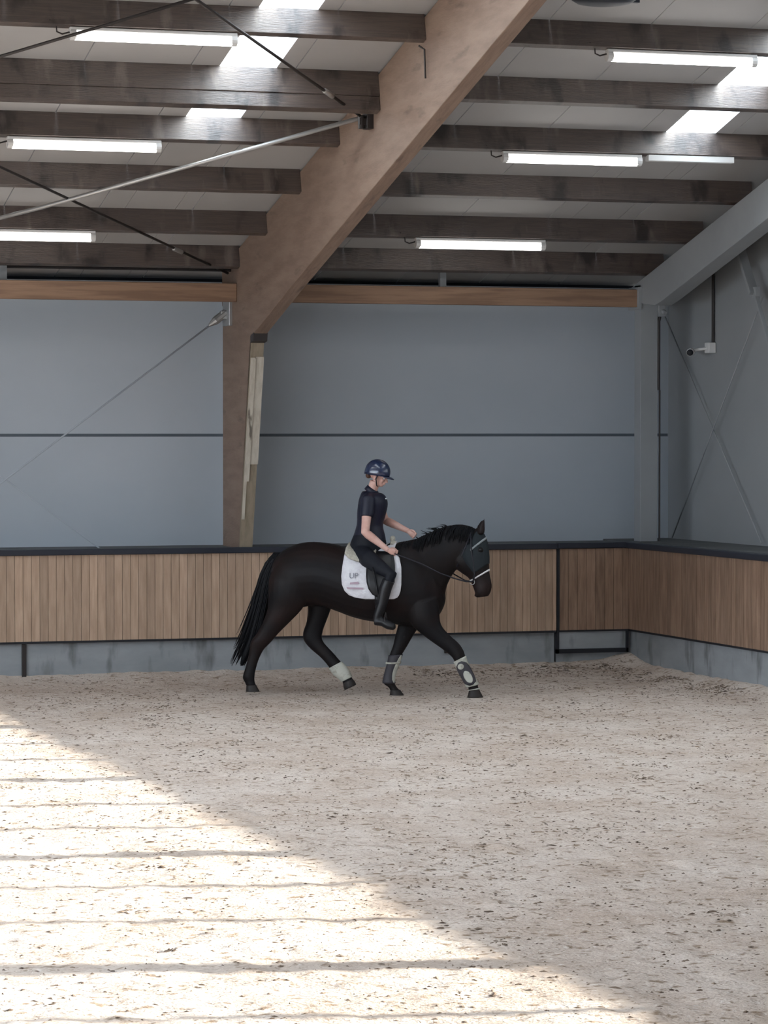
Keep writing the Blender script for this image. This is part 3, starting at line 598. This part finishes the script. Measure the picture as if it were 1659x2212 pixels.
# barrel surface of the horse, for things lying on it
BA = fine(BODY, 6); bs_ = np.array([(a[0]+c[0])/2 for a, c, l, w in BA]); bt = np.array([a[1] for a, c, l, w in BA]); bbm = np.array([c[1] for a, c, l, w in BA]); bw = np.array([w for a, c, l, w in BA])
def barrel(s, z, sg=-1, off=.02):
    t_ = np.interp(s, bs_, bt); m_ = np.interp(s, bs_, bbm); w = np.interp(s, bs_, bw); zc = (t_+m_)/2; h = (t_-m_)/2
    q = (z-zc)/(h+off*.5); q = max(-1, min(.999, q)); return Vector((s, sg*((w+off)*math.sqrt(1-q*q)+.004), z))
def drape(outline_front, outline_back, zs, off, nseg=12, both=True):
    """sheet over the back: for each height the front and back limits; zs from the spine down"""
    rows = []
    for z, sb, sf in zip(zs, outline_back, outline_front):
        rows.append([barrel(sb+(sf-sb)*i/nseg, z, -1, off) for i in range(nseg+1)])
    top = [Vector((p.x, 0, np.interp(p.x, bs_, bt)+off)) for p in rows[0]]
    far = [[Vector((p.x, -p.y, p.z)) for p in r_] for r_ in rows]
    allr = rows[::-1]+[top]+far; V = [p for r_ in allr for p in r_]; k = nseg+1
    F = [(i*k+j, i*k+j+1, (i+1)*k+j+1, (i+1)*k+j) for i in range(len(allr)-1) for j in range(nseg)]
    return V, F
pad = htop('saddle_pad', 'white saddle pad with rounded corners under the saddle on the dark horse', 'saddle pad')
bk = [(0.218,1.613),(0.225,1.539),(0.224,1.439),(0.221,1.337),(0.229,1.25),(0.26,1.178),(0.307,1.133),(0.379,1.107),(0.494,1.091)]
ft = [(0.78,1.618),(0.855,1.545),(0.882,1.444),(0.887,1.342),(0.887,1.255),(0.877,1.184),(0.861,1.137),(0.84,1.112),(0.804,1.086)]
zs = [p[1] for p in bk]
V, F = drape([p[0] for p in ft], [p[0] for p in bk], zs, .022, 16)
o = mesh('cloth', V, F, M['pad'], pad, True); thicken(o, .014, 1)
# print on the pad's near side
def pprint(txt, px, py, size, m_, nm):
    cu = bpy.data.curves.new('print', 'FONT'); cu.body = txt; cu.size = size; cu.align_x = 'CENTER'; cu.align_y = 'CENTER'
    to = bpy.data.objects.new('print', cu); me_ = bpy.data.meshes.new_from_object(to); bpy.data.objects.remove(to)
    V_ = [v.co.copy() for v in me_.vertices]; F_ = [tuple(p.vertices) for p in me_.polygons]
    V2 = []
    for v in V_:
        s0, z0 = px[0]+v.x, px[1]+v.y; p_ = barrel(s0, z0, -1, .048); V2.append(p_)
    o_ = mesh(nm, V2, F_, M[m_], pad); o_['label'] = py; return o_
pprint('UP', (0.363,1.343), 'faded grey lettering on the pad', .085, 'grey_print', 'lettering')
b = MB(); V = []; F = []
def patch(pts, m_, nm, lab):
    V_ = [barrel(p[0], p[1], -1, .048) for p in pts]; c = barrel(sum(p[0] for p in pts)/len(pts), sum(p[1] for p in pts)/len(pts), -1, .048)
    n_ = len(V_); o_ = mesh(nm, V_+[c], [(i, (i+1) % n_, n_) for i in range(n_)], M[m_], pad); o_['label'] = lab
patch([(0.326,1.271),(0.415,1.282),(0.431,1.256),(0.321,1.25)], 'pink_print', 'printed_bar', 'faded pink print, upper bar')
patch([(0.284,1.219),(0.478,1.216),(0.473,1.195),(0.295,1.199)], 'pink_print', 'printed_bar', 'faded pink print, lower bar')
# fleece half pad
fp = htop('fleece_half_pad', 'beige fleece half pad showing behind the seat above the white saddle pad', 'fleece pad')
zs = [(0.518,1.626)[1], (0.527,1.576)[1], (0.535,1.532)[1], (0.54,1.497)[1]]
V, F = drape([(0.581,1.627)[0], (0.581,1.575)[0], (0.56,1.534)[0], (0.518,1.503)[0]], [(0.223,1.624)[0], (0.228,1.572)[0], (0.283,1.531)[0], (0.382,1.496)[0]], zs, .045, 14)
o = mesh('pad_body', V, F, M['fleece'], fp, True); thicken(o, .03, 1)
MB().ell((0.727,0,1.744), (.030,.05,.035)).ell((0.738,0,1.692), (.04,.07,.035)).obj('front_roll', M['fleece'], fp, True)
# saddle
sa = htop('saddle', 'black dressage saddle with long flap and stirrups under the rider', 'saddle')
b = MB()
limb(b, [((0.22,1.637),(0.22,1.595),0,.10),((0.262,1.647),(0.262,1.554),0,.17),((0.395,1.597),(0.384,1.524),0,.16),((0.553,1.608),(0.543,1.536),0,.11),((0.675,1.687),(0.664,1.584),0,.09),((0.712,1.703),(0.727,1.62),0,.06)], m=3)
subdiv(b.obj('seat', M['leather'], sa, True))
for sg in (-1, 1):
    fb = [(0.396,1.61),(0.46,1.567),(0.487,1.517),(0.499,1.442),(0.504,1.35),(0.514,1.274),(0.535,1.202),(0.577,1.141),(0.634,1.111)]
    ff_ = [(0.774,1.614),(0.79,1.57),(0.807,1.52),(0.82,1.445),(0.825,1.353),(0.82,1.276),(0.789,1.205),(0.747,1.143),(0.695,1.111)]
    rows = [[barrel(p[0]+(q[0]-p[0])*i/8, p[1], sg, .058) for i in range(9)] for p, q in zip(fb, ff_)]
    V = [p for r_ in rows for p in r_]; F = [(i*9+j, i*9+j+1, (i+1)*9+j+1, (i+1)*9+j) for i in range(8) for j in range(8)]
    o = mesh('flap', V, F, M['leather'], sa, True); thicken(o, .012, 0)
    y_ = sg*.405
    MB().tube([(*(0.589,1.445)[:1], y_, (0.589,1.445)[1]), ((0.691,0.937)[0], y_, (0.691,0.937)[1])], .010, 6).obj('stirrup_leather', M['leather'], sa, True)
    c = Vector(((0.754,0.815)[0], y_, (0.754,0.815)[1]))
    MB().tube([c+Vector((-.02,0,.13)), c+Vector((-.02,.055,.06)), c+Vector((0,.06,-.02)), c+Vector((0,-.06,-.02)), c+Vector((-.02,-.055,.06)), c+Vector((-.02,0,.13))], .008, 6).obj('stirrup', M['dark_steel'], sa, True)
MB().tube([barrel((0.622,1.092)[0], z, -1, .03) for z in np.linspace((0.54,1.133)[1], (0.518,0.896)[1], 6)]+[Vector(((0.622,0.813)[0], 0, (0.622,0.798)[1]))]+[barrel((0.622,1.092)[0], z, 1, .03) for z in np.linspace((0.518,0.896)[1], (0.54,1.133)[1], 6)], .03, 8).obj('girth', M['leather'], sa, True)
# leg boots
def legboot(S, i0, i1, lab, shell='boot_white', shields=(), straps=()):
    r = htop('tendon_boot', lab, 'horse boot', 'protective boots on the horse legs')
    f = fine(S, 4)[i0:i1]; k = len(f)-1
    o = MB().rings([ring(s_, 24, .016) for s_ in f], False).obj('shell', M[shell], r, True); thicken(o, .008, 1)
    for ang, half, u0, u1, grow, m_, lab_ in shields:             # rounded pads on the outer side; ang in ring steps from the front edge
        V = []; F = []; nu, nv = 9, 9
        for a in range(nu):
            u = u0+(u1-u0)*a/(nu-1); x = u*k; i = min(int(x), k-1); fr_ = x-i
            A_, B_ = ring(f[i], 24, grow), ring(f[i+1], 24, grow); wd = half*math.sqrt(max(.04, 1-(2*a/(nu-1)-1)**2))
            for c in range(nv):
                g = (ang+wd*(2*c/(nv-1)-1)) % 24; g0 = int(g); gf_ = g-g0
                p = (A_[g0]*(1-fr_)+B_[g0]*fr_)*(1-gf_)+(A_[(g0+1) % 24]*(1-fr_)+B_[(g0+1) % 24]*fr_)*gf_; V.append(p)
        for a in range(nu-1):
            for c in range(nv-1): F.append((a*nv+c, a*nv+c+1, (a+1)*nv+c+1, (a+1)*nv+c))
        o = mesh('shield', V, F, M[m_], r, True); thicken(o, .006, 1); o['label'] = lab_
    for u in straps:
        i = int(u*k); o = MB().rings([ring(q, 24, .030) for q in f[i:i+2]], False).obj('strap', M['boot_white'], r, True); thicken(o, .004, 1)
    return r
legboot(NFORE, 23, 39, 'pale boot with dark oval shield on the outstretched front leg', 'boot_white',
        [(18, 5.2, .10, .92, .024, 'boot_dark', 'dark oval shield'), (18.5, 2.0, .42, .82, .034, 'boot_white', 'pale oval inset'), (17.5, 1.6, .16, .34, .034, 'boot_white', 'small pale inset')])
legboot(FFORE, 20, 37, 'dark boot with pale strap on the front leg standing under the horse', 'boot_dark',
        [(21.5, 1.5, .02, .98, .028, 'boot_white', 'pale front strip')], (.25,))
legboot(FHIND, 33, 45, 'plain pale boot on the lifted hind leg')
o = band(fine(NFORE, 4), 41, 43, .016, 'boot_white', 'pastern_band', horse)
o['label'] = 'pale band round the pastern'

# ------------------------------------------------------------------ rider
rider = empty('person', HO, HZ)
tag(rider, 'person in navy helmet, dark short sleeved top and breeches riding the horse, looking down, both hands on the reins', 'person')
rider['label'] = 'person in navy helmet and dark short sleeved top riding the horse, hands forward'
b = MB()
# torso core, neck, head
TOR = [((0.622,1.557),(0.305,1.539),0,.15),((0.627,1.661),(0.283,1.637),0,.165),((0.617,1.764),(0.305,1.762),0,.15),((0.59,1.893),(0.347,1.901),0,.125),((0.622,2.022),(0.352,2.031),0,.145),((0.643,2.136),(0.368,2.155),0,.165),
       ((0.622,2.213),(0.389,2.227),0,.15),((0.58,2.254),(0.411,2.274),0,.09)]
limb(b, TOR)
b.tube([Vector((0.479,0,2.248)), Vector((0.5,0,2.305)), Vector((0.532,0,2.383))], [.066,.058,.060], 14)
hc = Vector((0.559,0,2.465)); HR = Matrix.Rotation(R(15), 3, 'Y')          # head bent forward, looking down
HK = 1.1
def hp_(x, y, z): return hc+HR @ Vector((x, y, z))*HK
b.ell(hc+HR @ Vector((-.012,0,.028)), (.098,.078,.098), HR, 20, 14)
b.ell(hp_(.028,0,-.045), (.066,.058,.085), HR, 18, 12)            # face and jaw
b.ell(hp_(.058,0,-.098), (.030,.032,.022), HR)                     # chin
b.ell(hp_(.070,0,-.012), (.028,.050,.014), HR)                     # brow
for sg in (-1, 1):
    b.ell(hp_(.070,.036*sg,-.045), (.020,.022,.020), HR)           # cheeks
    b.ell(hp_(-.005,.080*sg,-.030), (.020,.010,.034), HR)          # ears
b.tube([hp_(.088,0,-.012), hp_(.104,0,-.038), hp_(.112,0,-.052), hp_(.096,0,-.060)], [.010,.013,.016,.010], 10)   # nose
b.ell(hp_(.092,0,-.074), (.012,.024,.006), HR); b.ell(hp_(.090,0,-.084), (.012,.022,.007), HR)
# arms
SH = {-1: Vector((0.485,-0.17,2.18)), 1: Vector((0.5,0.17,2.178))}
EL = {-1: Vector((0.473,-0.26,1.823)), 1: Vector((0.585,0.27,1.942))}
WR = {-1: Vector((0.728,-0.25,1.63)), 1: Vector((0.877,0.14,1.828))}
for sg in (-1, 1):
    s_, e_, w_ = SH[sg], EL[sg], WR[sg]
    b.tube([s_, s_.lerp(e_, .35), s_.lerp(e_, .75), e_, e_.lerp(w_, .12), e_.lerp(w_, .32), e_.lerp(w_, .7), w_], [.062,.058,.050,.048,.049,.047,.036,.029], 14)
def hand(sg, w_, d, down):
    """fist round the rein: palm, four bent fingers, thumb on top"""
    d = d.normalized(); dn = (down-d*down.dot(d)).normalized(); side = d.cross(dn)   # side is across the palm
    inn = Vector((0, -sg, 0)); inn = (inn-d*inn.dot(d)-dn*inn.dot(dn)).normalized()
    P_ = w_
    rs = []
    for u, hw, th in ((0,.026,.020),(.35,.034,.020),(.75,.040,.018),(1.,.038,.015)):
        c = P_+d*(.085*u); rs.append([c+dn*(hw*math.cos(t))+inn*(th*math.sin(t)) for t in [2*math.pi*i/14 for i in range(14)]])
    b.rings(rs)
    for i, (o_, l_) in enumerate(((-.030,.92),(-.010,1.),(.011,.95),(.030,.76))):
        k0 = P_+d*.075+dn*o_
        k1 = k0+(d*.030+inn*.012)*l_; k2 = k1+(d*.004+inn*.027)*l_; k3 = k2+(-d*.022+inn*.004)*l_
        b.tube([k0-d*.02, k0, k1, k2, k3], [.009,.0095,.0092,.0086,.0072], 9)
    t0 = P_+d*.022-dn*.028+inn*.008
    b.tube([t0, t0+d*.026-dn*.012+inn*.012, t0+d*.052-dn*.012+inn*.014, t0+d*.072-dn*.004+inn*.016], [.013,.012,.0105,.0085], 9)
hand(-1, WR[-1], Vector((0.818,-0.23,1.594))-WR[-1], Vector((0.1,0,-1)))
hand(1, WR[1], Vector((0.987,0.12,1.757))-WR[1], Vector((-.2,0,-1)))
# legs
HPj = {sg: Vector(((0.395,1.597)[0], .10*sg, (0.395,1.597)[1])) for sg in (-1, 1)}
def sidept(q, l, sg): return Vector((q[0], sg*l, q[1]))
KN = {sg: sidept((0.802,1.356),.40,sg) for sg in (-1, 1)}; AN = {sg: sidept((0.648,0.9),.415,sg) for sg in (-1, 1)}; TO = {sg: sidept((0.803,0.801),.43,sg) for sg in (-1, 1)}
for sg in (-1, 1):
    h, k, a, t_ = HPj[sg], KN[sg], AN[sg], TO[sg]
    out = Vector((0, .10*sg, 0))
    b.tube([h, h.lerp(k, .3)+out*.8, h.lerp(k, .7)+out*.5, k, k.lerp(a, .25)+Vector((-.02,0,0)), k.lerp(a, .7), a, a+(t_-a)*.4, t_], [.088,.085,.068,.056,.052,.040,.034,.030,.020], 16)
rb = b.obj('body', M['skin'], rider, True); remesh(rb, .006, 4, .5)
for sg in (-1, 1): MB().ell(hp_(.083,.030*sg,-.026), (.010,.012,.010), HR).obj('eye', M['white_mark'], rider, True)
# clothes follow the body
b = MB(); limb(b, TOR[1:], grow=.026, n=26)
b.tube([Vector((0.474,0,2.269)), Vector((0.506,0,2.308))], [.070,.064], 16)
for sg in (-1, 1):
    s_, e_ = SH[sg], EL[sg]
    b.tube([s_+Vector((0,-.06*sg,.012)), s_, s_.lerp(e_, .3), s_.lerp(e_, .52 if sg < 0 else .60)], [.074,.084,.078,.074], 16)
sh = b.obj('shirt', M['shirt'], rider, True); remesh(sh, .011, 5, .5)
b = MB().tube([Vector((0.474,0,2.259)), Vector((0.506,0,2.305))], [.082,.074], 16); cl_ = b.obj('collar', M['shirt'], rider, True)
b = MB(); q = Vector((0.601,0,2.187))
MB().ell(Vector((0.664,-0.05,2.193)), (.008,.030,.010)).obj('chest_spot', M['white_mark'], rider, True)  # small pale ellipse on the chest
b = MB(); limb(b, [((0.648,1.532),(0.273,1.513),0,.17),((0.648,1.65),(0.246,1.627),0,.182),((0.627,1.764),(0.283,1.751),0,.168),((0.601,1.815),(0.315,1.813),0,.148)], grow=.012, n=26)
for sg in (-1, 1):
    h, k, a = HPj[sg], KN[sg], AN[sg]; out = Vector((0, .10*sg, 0))
    b.tube([h, h.lerp(k, .3)+out*.8, h.lerp(k, .7)+out*.5, k, k.lerp(a, .2)+Vector((-.02,0,0)), k.lerp(a, .35)], [.108,.102,.080,.066,.060,.054], 16)
br = b.obj('breeches', M['breeches'], rider, True); remesh(br, .011, 5, .5)
for sg in (-1, 1):
    k, a, t_ = KN[sg], AN[sg], TO[sg]; b = MB()
    b.tube([k.lerp(a, .12)+Vector((-.015,0,0)), k.lerp(a, .3)+Vector((-.02,0,0)), k.lerp(a, .7), a+Vector((0,0,.01)), a+Vector((-.008,0,-.045))], [.068,.070,.058,.050,.046], 16)
    b.tube([a+Vector((-.035,0,-.05)), a+(t_-a)*.35+Vector((0,0,-.02)), a+(t_-a)*.8+Vector((0,0,-.012)), t_+Vector((.03,0,-.008)), t_+Vector((.05,0,-.006))], [.044,.052,.050,.042,.02], 14)
    o = b.obj('riding_boot', M['leather'], rider, True); remesh(o, .008, 3, .5)
# helmet
hel = MB(); rs = []
for i in range(13):
    u = i/12; ph = u*R(100); z = .128*math.cos(ph); r_ = math.sin(ph)
    rs.append([hp_(-.008+(.130*r_+.002)*math.cos(t), (.104*r_+.002)*math.sin(t), .022+z-.03*(1-math.cos(t))*0.5*(u > .8)*(u-.8)*5) for t in [2*math.pi*k/28 for k in range(28)]])
ho = hel.rings(rs[::-1], False).obj('helmet', M['helmet'], rider, True); thicken(ho, .012, -1)
V = []; F = []; K = 15                                            # peak
for j, (e, dz) in enumerate(((.0,.0),(.025,-.004),(.045,-.012),(.052,-.018))):
    for i in range(K):
        t = R(-62+124*i/(K-1)); ex = e*math.cos(t)**.5 if math.cos(t) > 0 else 0
        V.append(hp_(-.008+.130*math.cos(t)+ex*1.05, .106*math.sin(t), .004+dz*math.cos(t)-.006*abs(math.sin(t))))
for j in range(3):
    for i in range(K-1): F.append((j*K+i, j*K+i+1, (j+1)*K+i+1, (j+1)*K+i))
pk = mesh('peak', V, F, M['helmet'], ho, True); thicken(pk, .007, 0); pk['label'] = 'glossy helmet peak'
for sg in (-1, 1):
    MB().tube([hp_(.02,.092*sg,.0), hp_(.012,.088*sg,-.045), hp_(.028,.058*sg,-.108), hp_(.034,0,-.128)], .007, 6).obj('chin_strap', M['tack'], ho, True)
MB().ell(hp_(-.088,0,-.035), (.034,.060,.036), HR).obj('hair', M['brown_hair'], rider, True)
